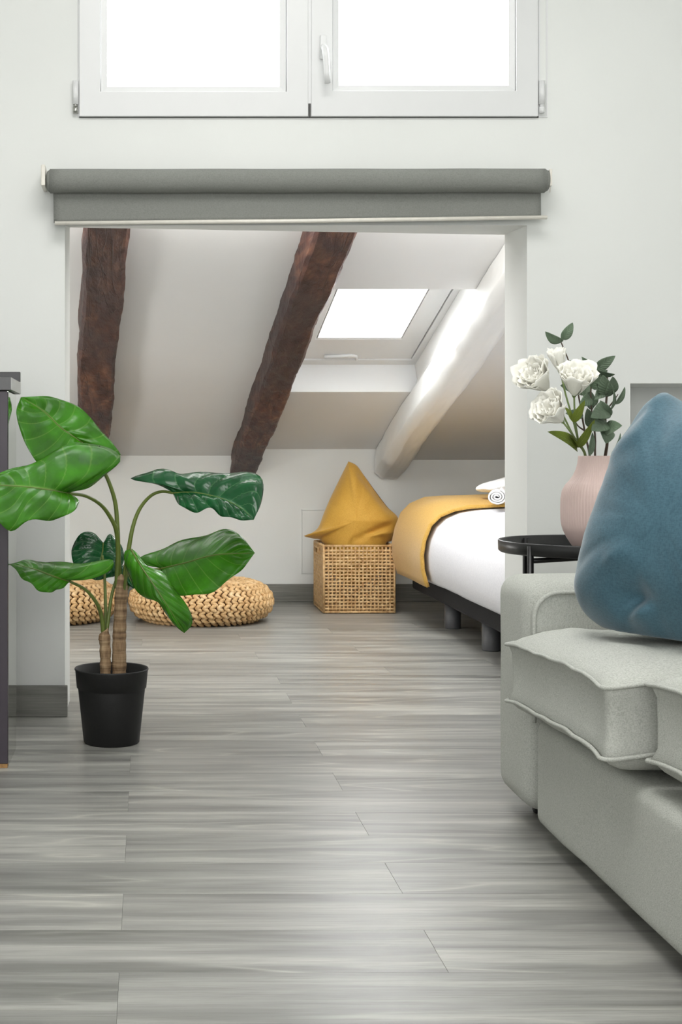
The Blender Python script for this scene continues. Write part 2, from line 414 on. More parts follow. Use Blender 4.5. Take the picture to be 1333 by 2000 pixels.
def sash(pl, pr, gl, gr, gb):
    x0, x1 = P(pl, 0, ys).x, P(pr, 0, ys).x; z0 = P(0, 227, ys).z; z1 = WZ1
    o = MB(); g0, g1, gz = P(gl, 0, YF+.02).x, P(gr, 0, YF+.02).x, P(0, gb, YF+.02).z
    b0, b1, bz = g0-.019, g1+.019, gz-.017; top = z1-.09
    def fr(mb, ax0, ax1, az0, az1, bx0, bx1, bz0, bz1, ya, yb):
        oo = [(ax0, az0), (ax1, az0), (ax1, az1), (ax0, az1)]; ii = [(bx0, bz0), (bx1, bz0), (bx1, bz1), (bx0, bz1)]
        vs = [(x, ya, z) for x, z in oo]+[(x, yb, z) for x, z in ii]+[(x, YF+.05, z) for x, z in oo]+[(x, YF+.05, z) for x, z in ii]
        fs = []
        for k in range(4):
            n = (k+1) % 4; fs += [(k, n, 4+n, 4+k), (8+k, 12+k, 12+n, 8+n), (k, 8+k, 8+n, n), (4+k, 4+n, 12+n, 12+k)]
        mb.add(vs, fs)
    fr(o, x0, x1, z0, z1, b0, b1, bz, top, ys, ys)
    so = o.build('sash', M['pvc'], win, bevel=.002)
    o = MB(); fr(o, b0+.0015, b1-.0015, bz+.0015, top-.0015, g0, g1, gz, top-.018, ys+.007, ys+.011); o.build('glazing_bead', M['pvc'], so)
    box('pane', g0-.01, g1+.01, YF+.03, YF+.036, gz-.01, top, M['glass'], so)
    return so
s1 = sash(155, 602.5, 210, 545, 173); s2 = sash(608.5, 1052, 660, 990, 171)
box('meeting_gap', P(602.5, 0, ys).x, P(608.5, 0, ys).x, ys+.004, YF+.03, WZ0+.0, WZ1-.01, M['pvc'], win)
box('gap_seal', P(603, 0, ys).x, P(607.5, 0, ys).x, ys+.001, ys+.004, P(0, 228, ys).z, P(0, 202, ys).z, M['gasket'], win)
box('lower_seal', WX0+.004, WX1-.004, YF-.004, YF, WZ0-.0015, WZ0+.003, M['gasket'], win)
for px, s in ((147.5, 1), (1059, -1)):
    a = P(px, 158, ys); b = P(px, 204, ys); hg = MB().tube([a, b], .0085, 14).build('hinge', M['pvc'], win, True)
    MB().tube([b, P(px, 208, ys)], .006, 10).tube([P(px, 209, ys), P(px, 221, ys)], .0078, 12).build('hinge_pin', M['metal'] if s == 1 else M['pvc'], hg, True)
hd = MB(); a = P(632, 92, ys-.006)
hd.box(a.x-.010, a.x+.010, ys-.010, ys, a.z-.035, a.z+.035)
hd = hd.build('handle', M['pvc'], win, bevel=.004)
MB().tube([P(632, 92, ys-.0), P(633, 92, ys-.03), P(635, 96, ys-.042), P(637, 110, ys-.045), P(639, 140, ys-.044), P(640, 162, ys-.042)], [.009, .009, .010, .0095, .0085, .0085], 12).build('lever', M['pvc'], hd, True)

# ------------------------------------------------------------------ roller blind
yb_ = 3.735
bl = thing('roller_blind', P(580, 437, YF), 'grey fabric roller blind rolled up above the alcove opening', 'blind')
zr = P(0, 354, yb_).z; rr = .0335
a = P(98, 354, yb_); b = P(1064, 353, yb_)
pts = [a.lerp(b, i/40)+Vector((0, 0, .0004*math.sin(i*.6))) for i in range(41)]
MB().tube(pts, rr, 28).build('roll', M['blind'], bl, True)
MB().tube([P(91, 354, yb_), P(92.5, 354, yb_), P(98.5, 354, yb_)], [.02, .026, rr*.99], 28).build('roll_end', M['blind'], bl, True)
MB().tube([P(1063, 353, yb_), P(1070, 353, yb_)], [rr*.99, .028], 28).build('roll_end', M['blind'], bl, True)
rows = []
for i in range(9):
    t = i/8; r_ = []
    for j in range(61):
        u = j/60; top = P(104+953*u, 366, yb_+.014); bot = P(105+952*u, 435-10*u, yb_+.014)
        p = top.lerp(bot, t); p.y = yb_+.014+.004*math.sin(u*9+1)*t; r_.append(p)
    rows.append(r_)
solid(MB().grid(rows).build('hanging_cloth', M['blind'], bl, True), .0012)
MB().tube([P(107, 436, yb_+.010), P(590, 431.5, yb_+.008), P(1069, 424.5, yb_+.008)], .0058, 12).build('bottom_rail', M['rail'], bl, True)
br = MB(); q = P(87, 345, yb_)
br.box(q.x-.008, q.x+.004, yb_-.028, YF, P(0, 366, yb_).z, P(0, 325, yb_).z).build('bracket', M['rail'], bl, bevel=.003)
q = P(1073, 345, yb_); MB().box(q.x-.004, q.x+.003, yb_-.022, YF, P(0, 366, yb_).z, P(0, 333, yb_).z).build('bracket', M['rail'], bl, bevel=.002)
MB().tube([P(1074, 340, yb_), P(1078, 347, yb_), P(1076, 360, yb_), P(1075, 376, yb_)], .0011, 6).build('cord', M['rail'], bl, True)

# ------------------------------------------------------------------ rafters
def rafter(label, a0, width, drop, off, mat, y0, y1, rough, taper=0, cham=.012, cat='beam', seed=0):
    n = 110; rows = []
    hw = width/2; up = .03; prof = []
    def sub(p, q, k): return [(p[0]+(q[0]-p[0])*i/k, p[1]+(q[1]-p[1])*i/k) for i in range(k)]
    c = cham
    cs = sub((-hw, up), (-hw, -drop+c), 9)+sub((-hw, -drop+c), (-hw+c, -drop), 2)+sub((-hw+c, -drop), (hw-c, -drop), 12)+sub((hw-c, -drop), (hw, -drop+c), 2)+sub((hw, -drop+c), (hw, up), 9)+[(hw, up)]
    for i in range(n+1):
        t = i/n; d = y0+(y1-y0)*t; r_ = []
        for (u, hh) in cs:
            sc = 1-taper*t
            nx = rough*(N3(d*3.1+seed, u*8, hh*8)+.5*N3(d*11, u*20+seed, hh*20)+.25*N3(d*34, u*60, hh*60))
            nz = rough*(N3(d*2.7, u*8+9, hh*6+seed)+.5*N3(d*13+5, u*24, hh*10)+.3*N3(d*30, u*70, hh*30+seed))
            wob = .012*N3(d*1.2, seed, 3)
            hh2 = hh if hh > 0 else hh*(1)
            p = amap(a0+u*sc+wob, d, off+hh2); p.x += nx; p.z += nz*(0 if hh > .01 else 1); r_.append(p)
        rows.append(r_)
    mb = MB().grid(rows); m = len(cs)
    mb.f.append(tuple(range(m))); mb.f.append(tuple(n*m+k for k in range(m))[::-1])
    o = mb.build('ceiling_beam', mat, None, True)
    for p in o.data.polygons: p.use_smooth = (mat is not M['beam'])
    return tag(o, label, cat)
rafter('dark reddish old timber rafter at the left of the sloped ceiling, behind the plant', -.171, .152, .115, 0, M['beam'], 4.05, 6.71, .009, .0, seed=1)
rafter('dark old timber rafter in the middle of the sloped ceiling, left of the skylight', .593, .148, .115, .0, M['beam'], 4.05, 6.71, .010, .12, seed=5)
M['wbeam'] = plaster('painted rafter', (236, 236, 234))
rafter('white painted rafter to the right of the skylight, above the bed', 1.335, .150, .12, 0, M['wbeam'], 4.05, 6.71, .007, .0, cham=.035, seed=9)

# ------------------------------------------------------------------ skylight
sk = bpy.data.objects.new('window_2', None); C.objects.link(sk); sk.location = amap(.98, 5.55, .15); struct(sk)
def skring(a0, a1, d0, d1, wa, wd, h0, h1, name, mat, parent, wd2=None):
    wd2 = wd if wd2 is None else wd2
    o = [(a0, d0), (a1, d0), (a1, d1), (a0, d1)]; i = [(a0+wa, d0+wd), (a1-wa, d0+wd), (a1-wa, d1-wd2), (a0+wa, d1-wd2)]
    vs = [amap(a, d, h) for h in (h0, h1) for a, d in o+i]; fs = []
    for k in range(4):
        n = (k+1) % 4; fs += [(k, 4+k, 4+n, n), (8+k, 8+n, 12+n, 12+k), (k, n, 8+n, 8+k), (4+k, 12+k, 12+n, 4+n)]
    return link(name, vs, fs, mat, parent)
def onh(py, h):   # distance at which the plane offset h shows at height py
    return (.737+h-HC+SL*YB)/((VY-py)/F+SL)
H1 = .033+.115
df = onh(713, H1); dt = 5.0
af = P(811.6, 0, df).x+SK*(df-5)
gd = onh(657, H1+.012); ag1 = P(784, 0, gd).x+SK*(gd-5); ag0 = P(621, 0, gd).x+SK*(gd-5)
a_l = SKY[0]-.01
fo = skring(a_l, af, dt, df, .030, .03, H1, H1+.07, 'window_frame', M['pvc'], sk, .05)
b = fo.modifiers.new('b', 'BEVEL'); b.width = .003; b.segments = 2
so = skring(a_l+.034, af-.034, dt+.03, df-.055, ag0-a_l-.034-.006, .08, H1+.004, H1+.06, 'sash', M['pvc'], sk, df-.055-gd-.010)
b = so.modifiers.new('b', 'BEVEL'); b.width = .003; b.segments = 2
skring(ag0-.007, ag1+.007, dt+.1, gd+.012, .006, .012, H1+.009, H1+.05, 'glazing_bead', M['softseal'], so, .003)
skring(ag0-.002, ag1+.002, dt+.1, gd+.009, .003, .012, H1+.006, H1+.05, 'glazing_bead', M['pvc'], so, .008)
link('pane', [amap(a, d, H1+.02) for a, d in ((ag0-.01, dt+.1), (ag1+.01, dt+.1), (ag1+.01, gd+.01), (ag0-.01, gd+.01))], [(0, 1, 2, 3)], M['glass'], so)
# grey gasket between frame and sash
skring(a_l+.0305, af-.0305, dt+.025, df-.0515, .003, .01, H1+.012, H1+.05, 'seal', M['softseal'], sk, .003)
# lining reveals, right side splays out to the rafter
link('lining', [amap(SKY[0]-.03, 6.03, .033), amap(SKY[1]+.04, 6.03, .033), amap(af+.004, df, H1+.002), amap(SKY[0]-.03, df, H1+.002)], [(0, 1, 2, 3)], M['pvc'], sk)
rows = []
for i in range(40):
    t = i/39; d = 5.09+(6.03-5.09)*t; dd = 5.02+(df-5.02)*t; r_ = []
    for j in range(13):
        u = j/12; p = amap(SKY[1]+.012, d, .02).lerp(amap(af-.001, dd, H1+.003), u)
        p.x += .006*N3(d*3, u*2, 1)*math.sin(u*PI)+(.012*math.exp(-((u-.35-.12*N3(d*2.4, 0, 0))/.06)**2))*-1
        r_.append(p)
    rows.append(r_)
solid(MB().grid(rows).build('lining', M['wbeam'], sk, True), .004)
ha = amap((ag0+ag1)/2-.06, df-.06, H1-.0); 
hl = P(634, 696, df-.10); hr = P(702, 692, df-.10)
ho = MB().tube([P(634, 697, df-.10), P(660, 696, df-.10), P(686, 694, df-.10), P(696, 696, df-.09), P(697, 703, df-.07)], [.007, .0075, .008, .007, .006], 10).build('handle', M['pvc'], sk, True)
MB().tube([P(668, 690, df-.06), P(707, 690, df-.06)], .010, 12).build('handle_plate', M['pvc'], ho, True)

# ------------------------------------------------------------------ bed
def loft_rr(x0, x1, y0, y1, R, prof, ztop, seg=10, per=None):
    """rounded-rectangle loops, inset by u and at height z, closed with a cap"""
    def loop(u, z):
        r = max(R-u, .02) if u > 0 else R; pts = []
        ax0, ax1, ay0, ay1 = x0+u, x1-u, y0+u, y1-u
        cs = [((ax1-r, ay1-r), 0), ((ax0+r, ay1-r), 90), ((ax0+r, ay0+r), 180), ((ax1-r, ay0+r), 270)]
        raw = []
        for (cx, cy), a0 in cs:
            for k in range(seg+1):
                an = math.radians(a0+90*k/seg); raw.append((cx+r*math.cos(an), cy+r*math.sin(an)))
        out = []
        nseg = 24
        for k in range(len(raw)):
            p, q = raw[k], raw[(k+1) % len(raw)]
            if (k % (seg+1)) == seg:
                for m in range(nseg): out.append((p[0]+(q[0]-p[0])*m/nseg, p[1]+(q[1]-p[1])*m/nseg))
            else: out.append(p)
        return [Vector((x, y, z)) for x, y in out]
    return [loop(u, z) for u, z in prof]
def loops_mesh(L, cap=True, capb=True):
    mb = MB(); n = len(L[0]); vs = [p for l in L for p in l]; fs = []
    for i in range(len(L)-1):
        for k in range(n): fs.append((i*n+k, i*n+(k+1) % n, (i+1)*n+(k+1) % n, (i+1)*n+k))
    if capb: fs.append(tuple(range(n))[::-1])
    if cap: fs.append(tuple((len(L)-1)*n+k for k in range(n)))
    return mb.add(vs, fs)
BX0, BX1, BY0, BY1 = 1.180, 2.70, 4.25, 6.30
bed = thing('bed_base', (1.95, 5.28, 0), 'black upholstered bed base on round grey legs in the alcove', 'bed base')
box('platform', 1.25, 2.62, 4.30, 6.27, .112, .194, M['basebed'], bed, bevel=.012)
for (x, y) in ((1.275+.035, 5.70), (1.275+.035, 5.06), (1.31, 4.45), (2.5, 6.1), (2.5, 5.2), (2.5, 4.45)):
    MB().lathe((x, y, 0), [(.033, 0), (.035, .004), (.035, .113)], 24).build('leg', M['legs'], bed, True)
prof = [(.05, .20), (.03, .198), (.012, .215), (0, .26), (-.004, .32), (.006, .38), (.03, .43), (.07, .467), (.13, .492), (.2, .505), (.3, .512), (.42, .515), (.55, .517), (.70, .518)]
def topz(p):
    s = min(max((p.y-5.45)/.45, 0), 1); s = s*s*(3-2*s)
    f = min(max((p.z-.2)/.3, 0), 1)
    n_ = .010*N3(p.x*3, p.y*3, p.z*3)+.004*N3(p.x*9, p.y*9, p.z*9)
    return Vector((p.x+n_*.8, p.y, p.z+.034*s*f+n_*f))
L = [[topz(p) for p in l] for l in loft_rr(BX0, BX1, BY0, BY1, .12, prof, .55)]
dv = loops_mesh(L, True, True).build('duvet', M['white'], None, True)
tag(dv, 'plump white duvet covering the mattress of the bed', 'duvet')
# throw: the same surface a little further out, cut at the fold line
prof2 = [(u-.014, z+(.012 if z > .4 else .002)) for u, z in prof]
prof2[0] = (.02, .196); prof2[1] = (.005, .192); prof2 = prof2[1:]
L = [[topz(p)+Vector((-.012 if p.x < 1.5 else 0, 0, 0)) for p in l] for l in loft_rr(BX0, BX1, BY0, BY1, .12, prof2, .55)]
th = loops_mesh(L, True, False).build('throw_blanket', M['throw'], None, True)
bm = bmesh.new(); bm.from_mesh(th.data)
bmesh.ops.bisect_plane(bm, geom=bm.verts[:]+bm.edges[:]+bm.faces[:], plane_co=(1.2, 5.55, .3), plane_no=(0.02, -1, 0.05), clear_outer=True)
bm.to_mesh(th.data); bm.free(); solid(th, .012, 0)
bpy.context.view_layer.update()
tag(th, 'mustard yellow velvet throw draped over the far end of the white bed', 'throw')
hem = MB()
hp = []
for l in L:
    pass
# towels
def roll(name, c, r, ln, ang, label, turns=3.2):
    t = thing(name, c, label, 'towel'); c = Vector(c)
    ax = Vector((math.sin(ang), -math.cos(ang), 0)); sx = Vector((math.cos(ang), math.sin(ang), 0))
    rows = []
    N = 90
    for i in range(N+1):
        th_ = turns*2*PI*i/N; rad = r*(.12+.88*i/N); pt = []
        for j in range(9):
            v = j/8; off = (v-.5)*ln; e = 1-.05*abs(2*v-1)**6
            p = c+ax*off+(sx*math.cos(th_)*1.12+Vector((0, 0, 1))*math.sin(th_)*.92)*rad*e
            p += Vector((0, 0, 1))*.002*N3(p.x*30, p.y*30, p.z*30); pt.append(p)
        rows.append(pt)
    solid(MB().grid(rows).build('terry_cloth', M['towel'], t, True), r*.2)
    return t
roll('rolled_towel', P(973, 969, 5.50), .036, .20, -.30, 'small tightly rolled white towel lying in front on the bed throw')
c_ = P(1012, 943, 5.76); ft = thing('folded_towel', c_, 'larger folded white towel behind the small rolled one on the bed', 'towel')
ax = Vector((.90, .42, .10)); sd = Vector((-.42, .9, 0))
rows = []
for i in range(49):
    t = i/48*2-1; e = max(0, 1-abs(t)**6)**.5; r_ = []; hh = .040+.018*t
    for j in range(33):
        an = 2*PI*j/32; q = Vector(c_)+ax*(.19*t)+sd*math.cos(an)*.085*(.4+.6*e)+Vector((0, 0, 1))*(-.006+hh*math.copysign(abs(math.sin(an))**.75, math.sin(an))*e)
        fold_ = .006*math.exp(-((math.sin(an)+.1)/.12)**2)*(1 if math.cos(an) < 0 else 0)
        r_.append(q+sd*fold_+Vector((0, 0, .005))*N3(q.x*14, q.y*14, q.z*14))
    rows.append(r_)
MB().grid(rows).build('fold', M['towel'], ft, True)

# ------------------------------------------------------------------ woven stools
def blob(mb, c, ax, nrm, l, wd, th_):
    bx = ax.normalized(); bz = nrm.normalized(); by = bz.cross(bx); n = 6; vs = [c-bx*l]; fs = []
    for (t, s) in ((-.6, .75), (0, 1), (.6, .75)):
        for k in range(n):
            a = 2*PI*k/n; vs.append(c+bx*l*t+by*wd*s*math.cos(a)+bz*th_*s*math.sin(a))
    vs.append(c+bx*l)
    for k in range(n):
        m = (k+1) % n; fs += [(0, 1+m, 1+k), (1+k, 1+m, 7+m, 7+k), (7+k, 7+m, 13+m, 13+k), (13+k, 13+m, 19)]
    mb.add(vs, fs)
rings = [(.262, .016, -.5), (.297, .036, -.35), (.315, .060, -.12), (.322, .086, 0), (.317, .112, .2), (.300, .137, .5), (.276, .157, .9), (.250, .169, 1.25)]
r = .222; z = .175
while r > .02: rings.append((r, z, 1.5)); r -= .0275; z += .0006
def stool(name, c, label):
    t = thing(name, c, label, 'stool', 'woven floor stools'); c = Vector(c)
    MB().lathe(c, [(.24, .002), (.30, .04), (.312, .086), (.29, .13), (.25, .158), (.1, .168), (.01, .17)], 40).build('core', M['core'], t, True)
    for (r, z, tilt) in rings:
        mb = MB(); n = max(5, int(2*PI*r/.031)); ph = random.random()
        for k in range(n):
            a = 2*PI*(k+ph)/n; rad = Vector((math.cos(a), math.sin(a), 0)); tan = Vector((-math.sin(a), math.cos(a), 0))
            nrm = rad*math.cos(tilt)+Vector((0, 0, 1))*math.sin(tilt); upv = nrm.cross(tan)*-1
            if upv.z < 0 and tilt < 1: upv = -upv
            base = c+rad*r+Vector((0, 0, z+.002*random.uniform(-1, 1)))
            for s in (-1, 1):
                blob(mb, base+upv*s*.0062, tan+upv*s*.62, nrm, .0205, .0098, .0088)
        mb.build('braid_coil', M['braid'], t, True)
    return t
st = stool('woven_stool', (.244, 6.00, 0), 'low round braided straw pouf fully in view beside the plant')
# second stool: copies with the same meshes
s2_ = st.copy(); C.objects.link(s2_); s2_.location = (-.452, 6.02, 0); s2_.rotation_euler = (0, 0, .7)
s2_['label'] = 'low round braided straw pouf at far left, partly hidden by the wall edge'
for ch in list(st.children):
    c_ = ch.copy(); C.objects.link(c_); c_.parent = s2_

# ------------------------------------------------------------------ basket
bx0, bx1, by0, by1 = .828, 1.158, 6.22, 6.56; bz = .322
bk = thing('woven_basket', ((bx0+bx1)/2, (by0+by1)/2, 0), 'square open weave pale rattan basket on the floor beside the bed', 'basket')
r = .006
fr = MB()
for z in (.007, bz-.006):
    fr.tube([(bx0, by0, z), (bx1, by0, z)], r, 8).tube([(bx0, by1, z), (bx1, by1, z)], r, 8).tube([(bx0, by0, z), (bx0, by1, z)], r, 8).tube([(bx1, by0, z), (bx1, by1, z)], r, 8)
for x in (bx0, bx1):
    for y in (by0, by1): fr.tube([(x, y, .004), (x, y, bz-.003)], r, 8)
fr.build('rim_frame', M['rattan'], bk, True)
def weave(p0, ux, nx, L):
    mb = MB(); p0 = Vector(p0); ux = Vector(ux); nx = Vector(nx); ncol = 17; nrow = 18; H_ = bz-.014
    def strip(f0, f1, wd, th_, n, cx, vertical, phase):
        rows = []
        for i in range(n+1):
            t = i/n; wave = .0022*math.sin(PI*(i)+phase) if True else 0
            if vertical: c = p0+ux*cx+Vector((0, 0, .007+H_*t))
            else: c = p0+ux*(L*t)+Vector((0, 0, cx))
            c = c+nx*(wave)+(ux if vertical else Vector((0, 0, 1)))*.0012*N3(c.x*40, c.y*40+cx*99, c.z*40)*1.6
            s_ = (ux if vertical else Vector((0, 0, 1)))*wd/2; rows.append([c-s_+nx*th_*.3, c+nx*th_, c+s_+nx*th_*.3])
        mb.grid(rows)
    for k in range(ncol):
        cx = .012+(L-.024)*(k+.5)/ncol
        strip(0, 0, .0080+random.uniform(-.001, .001), .0025, nrow, cx, True, PI*k)
    for j in range(nrow):
        cz = .014+(H_-.02)*(j+.5)/nrow
        wd = .0088 if j < 13 else .0105
        strip(0, 0, wd+random.uniform(-.001, .001), .0025, ncol, cz, False, PI*(j+1))
    o = mb.build('weave_panel', M['rattan'], bk, True); solid(o, .003, 0); o['kind'] = 'stuff'
weave((bx0, by0, 0), (1, 0, 0), (0, -1, 0), bx1-bx0); weave((bx0, by1, 0), (1, 0, 0), (0, 1, 0), bx1-bx0)
weave((bx0, by0, 0), (0, 1, 0), (-1, 0, 0), by1-by0); weave((bx1, by0, 0), (0, 1, 0), (1, 0, 0), by1-by0)
box('bottom', bx0, bx1, by0, by1, .003, .010, M['rattan'], bk)
lin_ = MB()
MB().tube([(bx0-.006, 6.33, bz-.05), (bx0-.010, 6.34, bz-.025), (bx0-.010, 6.44, bz-.025), (bx0-.006, 6.45, bz-.05)], .004, 8).build('handle', M['rattan'], bk, True)

# ------------------------------------------------------------------ soft pillows
def pillow(name, TL, TR, BR, BL, T, mat, label, pinch=.07, wr=.006, fix=None, n=56, seam=True, belly=(0, 0), exp=2.6):
    TL, TR, BR, BL = map(Vector, (TL, TR, BR, BL)); c = (TL+TR+BR+BL)/4
    nrm = ((TR-BL).cross(TL-BR)).normalized()
    if nrm.y > 0: nrm = -nrm
    mb = MB()
    def pt(u, v, s):
        uu = u*(1-pinch*(1-v*v)); vv = v*(1-pinch*(1-u*u))
        a, b = (uu+1)/2, (vv+1)/2
        p = TL.lerp(TR, a).lerp(BL.lerp(BR, a), b)
        e = max(0, (1-abs(u)**exp)*(1-abs(v)**exp))**.55
        r_ = max(abs(u), abs(v))
        an = math.atan2(v, u)
        fold = wr*(N3(math.cos(an)*5, math.sin(an)*5, r_*1.2+s)*1.6+.6*N3(u*4, v*4, s*3+7))*min(1, e*1.5)*(.5+r_)
        hh = T/2*e*(1+.12*N3(u*1.5+3, v*1.5, s))
        return p+nrm*s*(hh+fold)+nrm*.004*N3(u*6, v*6, 2)
    for s in (1, -1):
        rows = []
        for i in range(n+1):
            r_ = []
            for j in range(n+1):
                u = math.sin((2*j/n-1)*PI/2); v = math.sin((2*i/n-1)*PI/2)
                p = pt(u, v, s)
                if fix: p = fix(p)
                r_.append(p)
            rows.append(r_ if s == 1 else r_[::-1])
        mb.grid(rows)
    o = mb.build(name, mat, None, True)
    bm = bmesh.new(); bm.from_mesh(o.data); bmesh.ops.remove_doubles(bm, verts=bm.verts, dist=.0004)
    bmesh.ops.recalc_face_normals(bm, faces=bm.faces); bm.to_mesh(o.data); bm.free()
    for p in o.data.polygons: p.use_smooth = True
    return tag(o, label, 'pillow')
def opillow(name, outline, ctr, dfun, T, mat, label, fix=None, wr=.008, creases=(), seed=0, exp=2.4, n=150, m=44, sx_=0):
    cv = crom([P(x+sx_, y, dfun(x, y)) for x, y in outline+[outline[0]]], n+1)[:-1]
    c = P(ctr[0], ctr[1], dfun(*ctr)); nr = Vector((0, 0, 0))
    for i in range(n): nr += (cv[i]-c).cross(cv[(i+1) % n]-c)
    nr.normalize()
    if nr.y > 0: nr = -nr
    crs = [(P(a_, b_, dfun(a_, b_)), P(c2, d2, dfun(c2, d2)), w_, h_) for a_, b_, c2, d2, w_, h_ in creases]
    mb = MB()
    for sgn in (1, -1):
        rows = []
        for i in range(m+1):
            ro = math.sin(i/m*PI/2); r_ = []
            for k in range(n+1):
                e = cv[k % n]; p = c.lerp(e, ro); hh = T/2*max(0, 1-ro**exp)**.62
                an = 2*PI*k/n
                f_ = min(1, ro*1.3)**2*(1-ro**8)
                hh += wr*f_*(N3(math.cos(an)*4+seed, math.sin(an)*4, ro*1.5+sgn)*.9+.35*N3(math.cos(an)*9, math.sin(an)*9+seed, ro*2))
                hh += wr*(1-ro**6)*(N3(p.x*9+seed, p.z*9, sgn*3)+.35*N3(p.x*26, p.z*20, seed))
                if sgn == 1:
                    for (A_, B_, w_, h_) in crs:
                        ab = B_-A_; t = max(0, min(1, (p-A_).dot(ab)/ab.length_squared)); dd = (p-(A_+ab*t)).length
                        hh += h_*math.exp(-(dd/w_)**2)*math.sin(PI*min(1, max(.02, t*.9+.05)))
                q = p+nr*sgn*hh
                if fix: q = fix(q)
                r_.append(q)
            rows.append(r_ if sgn == 1 else r_[::-1])
        mb.grid(rows)
    o = mb.build(name, mat, None, True)
    bm = bmesh.new(); bm.from_mesh(o.data); bmesh.ops.remove_doubles(bm, verts=bm.verts, dist=.0003)
    bmesh.ops.recalc_face_normals(bm, faces=bm.faces); bm.to_mesh(o.data); bm.free()
    for p in o.data.polygons: p.use_smooth = True
    return tag(o, label, 'pillow')
def fixg(p):
    if p.z < .33:      # inside the basket: keep within its sides
        p.x = min(max(p.x, bx0+.018), bx1-.018)
        p.y = min(max(p.y, by0+.02), by1-.02)
    p.y = min(p.y, YB-.012)
    return p
opillow('mustard_pillow', [(681, 901), (664, 935), (646, 972), (633, 1002), (622, 1030), (607, 1042), (594, 1047), (612, 1052), (628, 1056), (642, 1085), (655, 1125), (690, 1145), (735, 1125), (752, 1085), (762, 1064), (772, 1050), (779, 1014), (757, 990), (735, 961), (712, 929), (697, 909)], (695, 1020), lambda x, y: 6.40-.0003*(x-690)+(.06 if y < 930 else .06*max(0, (1010-y))/80), .25, M['gold'],
       'mustard velvet pillow stuffed point up into the rattan basket', fixg, .010, ((690, 912, 768, 1008, .018, -.03), (688, 1058, 772, 1020, .014, -.022), (700, 1050, 775, 1040, .010, .014), (640, 1040, 660, 960, .02, -.006)), 3)

# ------------------------------------------------------------------ sofa
SX = .75
sofa = thing('sofa', (1.2, 2.0, 0), 'sage grey fabric sofa with square padded arm at the right edge', 'sofa')
def rbox(name, x0, x1, y0, y1, z0, z1, bev, mat, parent, sub=0, nz=.003):
    bm = bmesh.new(); bmesh.ops.create_cube(bm, size=1)
    for v in bm.verts: v.co = Vector((x0+(v.co.x+.5)*(x1-x0), y0+(v.co.y+.5)*(y1-y0), z0+(v.co.z+.5)*(z1-z0)))
    bmesh.ops.bevel(bm, geom=bm.edges[:], offset=bev, segments=5, profile=.5, affect='EDGES')
    bmesh.ops.subdivide_edges(bm, edges=[e for e in bm.edges if e.calc_length() > .12], cuts=8, use_grid_fill=True)
    bm.normal_update()
    for v in bm.verts: v.co += v.normal*nz*noise.noise(v.co*6)
    me = bpy.data.meshes.new(name); bm.to_mesh(me); bm.free()
    vs = [v.co.copy() for v in me.vertices]; fs = [tuple(p.vertices) for p in me.polygons]; bpy.data.meshes.remove(me)
    return link(name, vs, fs, mat, parent, True)
rbox('arm', SX, 1.62, 2.632, 2.860, .035, .495, .042, M['sofa'], sofa)
rbox('arm', SX, 1.62, 1.15, 1.38, .035, .495, .042, M['sofa'], sofa)
al = [(SX+.013, .235), (SX+.013, .426)]+[(SX+.013+.05+.05*math.cos(PI-k/6*PI/2), .426+.05*math.sin(PI-k/6*PI/2)) for k in range(1, 7)]+[(1.40, .476), (1.40, .235)]
na_ = len(al)
MB().add([(x, y, z) for y in (2.6165, 2.66) for x, z in al], [tuple(range(na_)), tuple(na_+k for k in range(na_))[::-1]]+[(k, na_+k, na_+(k+1) % na_, (k+1) % na_) for k in range(na_)]).build('arm_lining', M['sofa'], sofa, bevel=.003)
rbox('front_base', SX+.004, 1.60, 1.385, 2.586, .030, .236, .022, M['sofa'], sofa)
rbox('backrest', 1.42, 1.64, 1.15, 2.86, .035, .80, .05, M['sofa'], sofa)
# arm piping: outline of the inner face
pp = []
zt, xo, rad = .476, SX+.012, .05
pp = [(xo, 2.616, .22), (xo, 2.616, .35), (xo, 2.616, zt-rad)]
for k in range(1, 7):
    an = PI-k/6*PI/2; pp.append((xo+rad+rad*math.cos(an), 2.616, zt-rad+rad*math.sin(an)))
pp += [(.83, 2.616, zt), (.86, 2.616, zt), (.95, 2.616, zt+.001), (1.1, 2.616, zt+.002), (1.4, 2.616, zt)]
MB().tube(crom(pp, 60), .0042, 8).build('piping', M['sofa'], sofa, True)
for (x, y) in ((SX+.08, 2.78), (SX+.08, 1.23), (1.55, 2.78), (1.55, 1.23)):
    MB().lathe((x, y, 0), [(.022, 0), (.024, .005), (.026, .04)], 16).build('leg', M['black'], sofa, True)

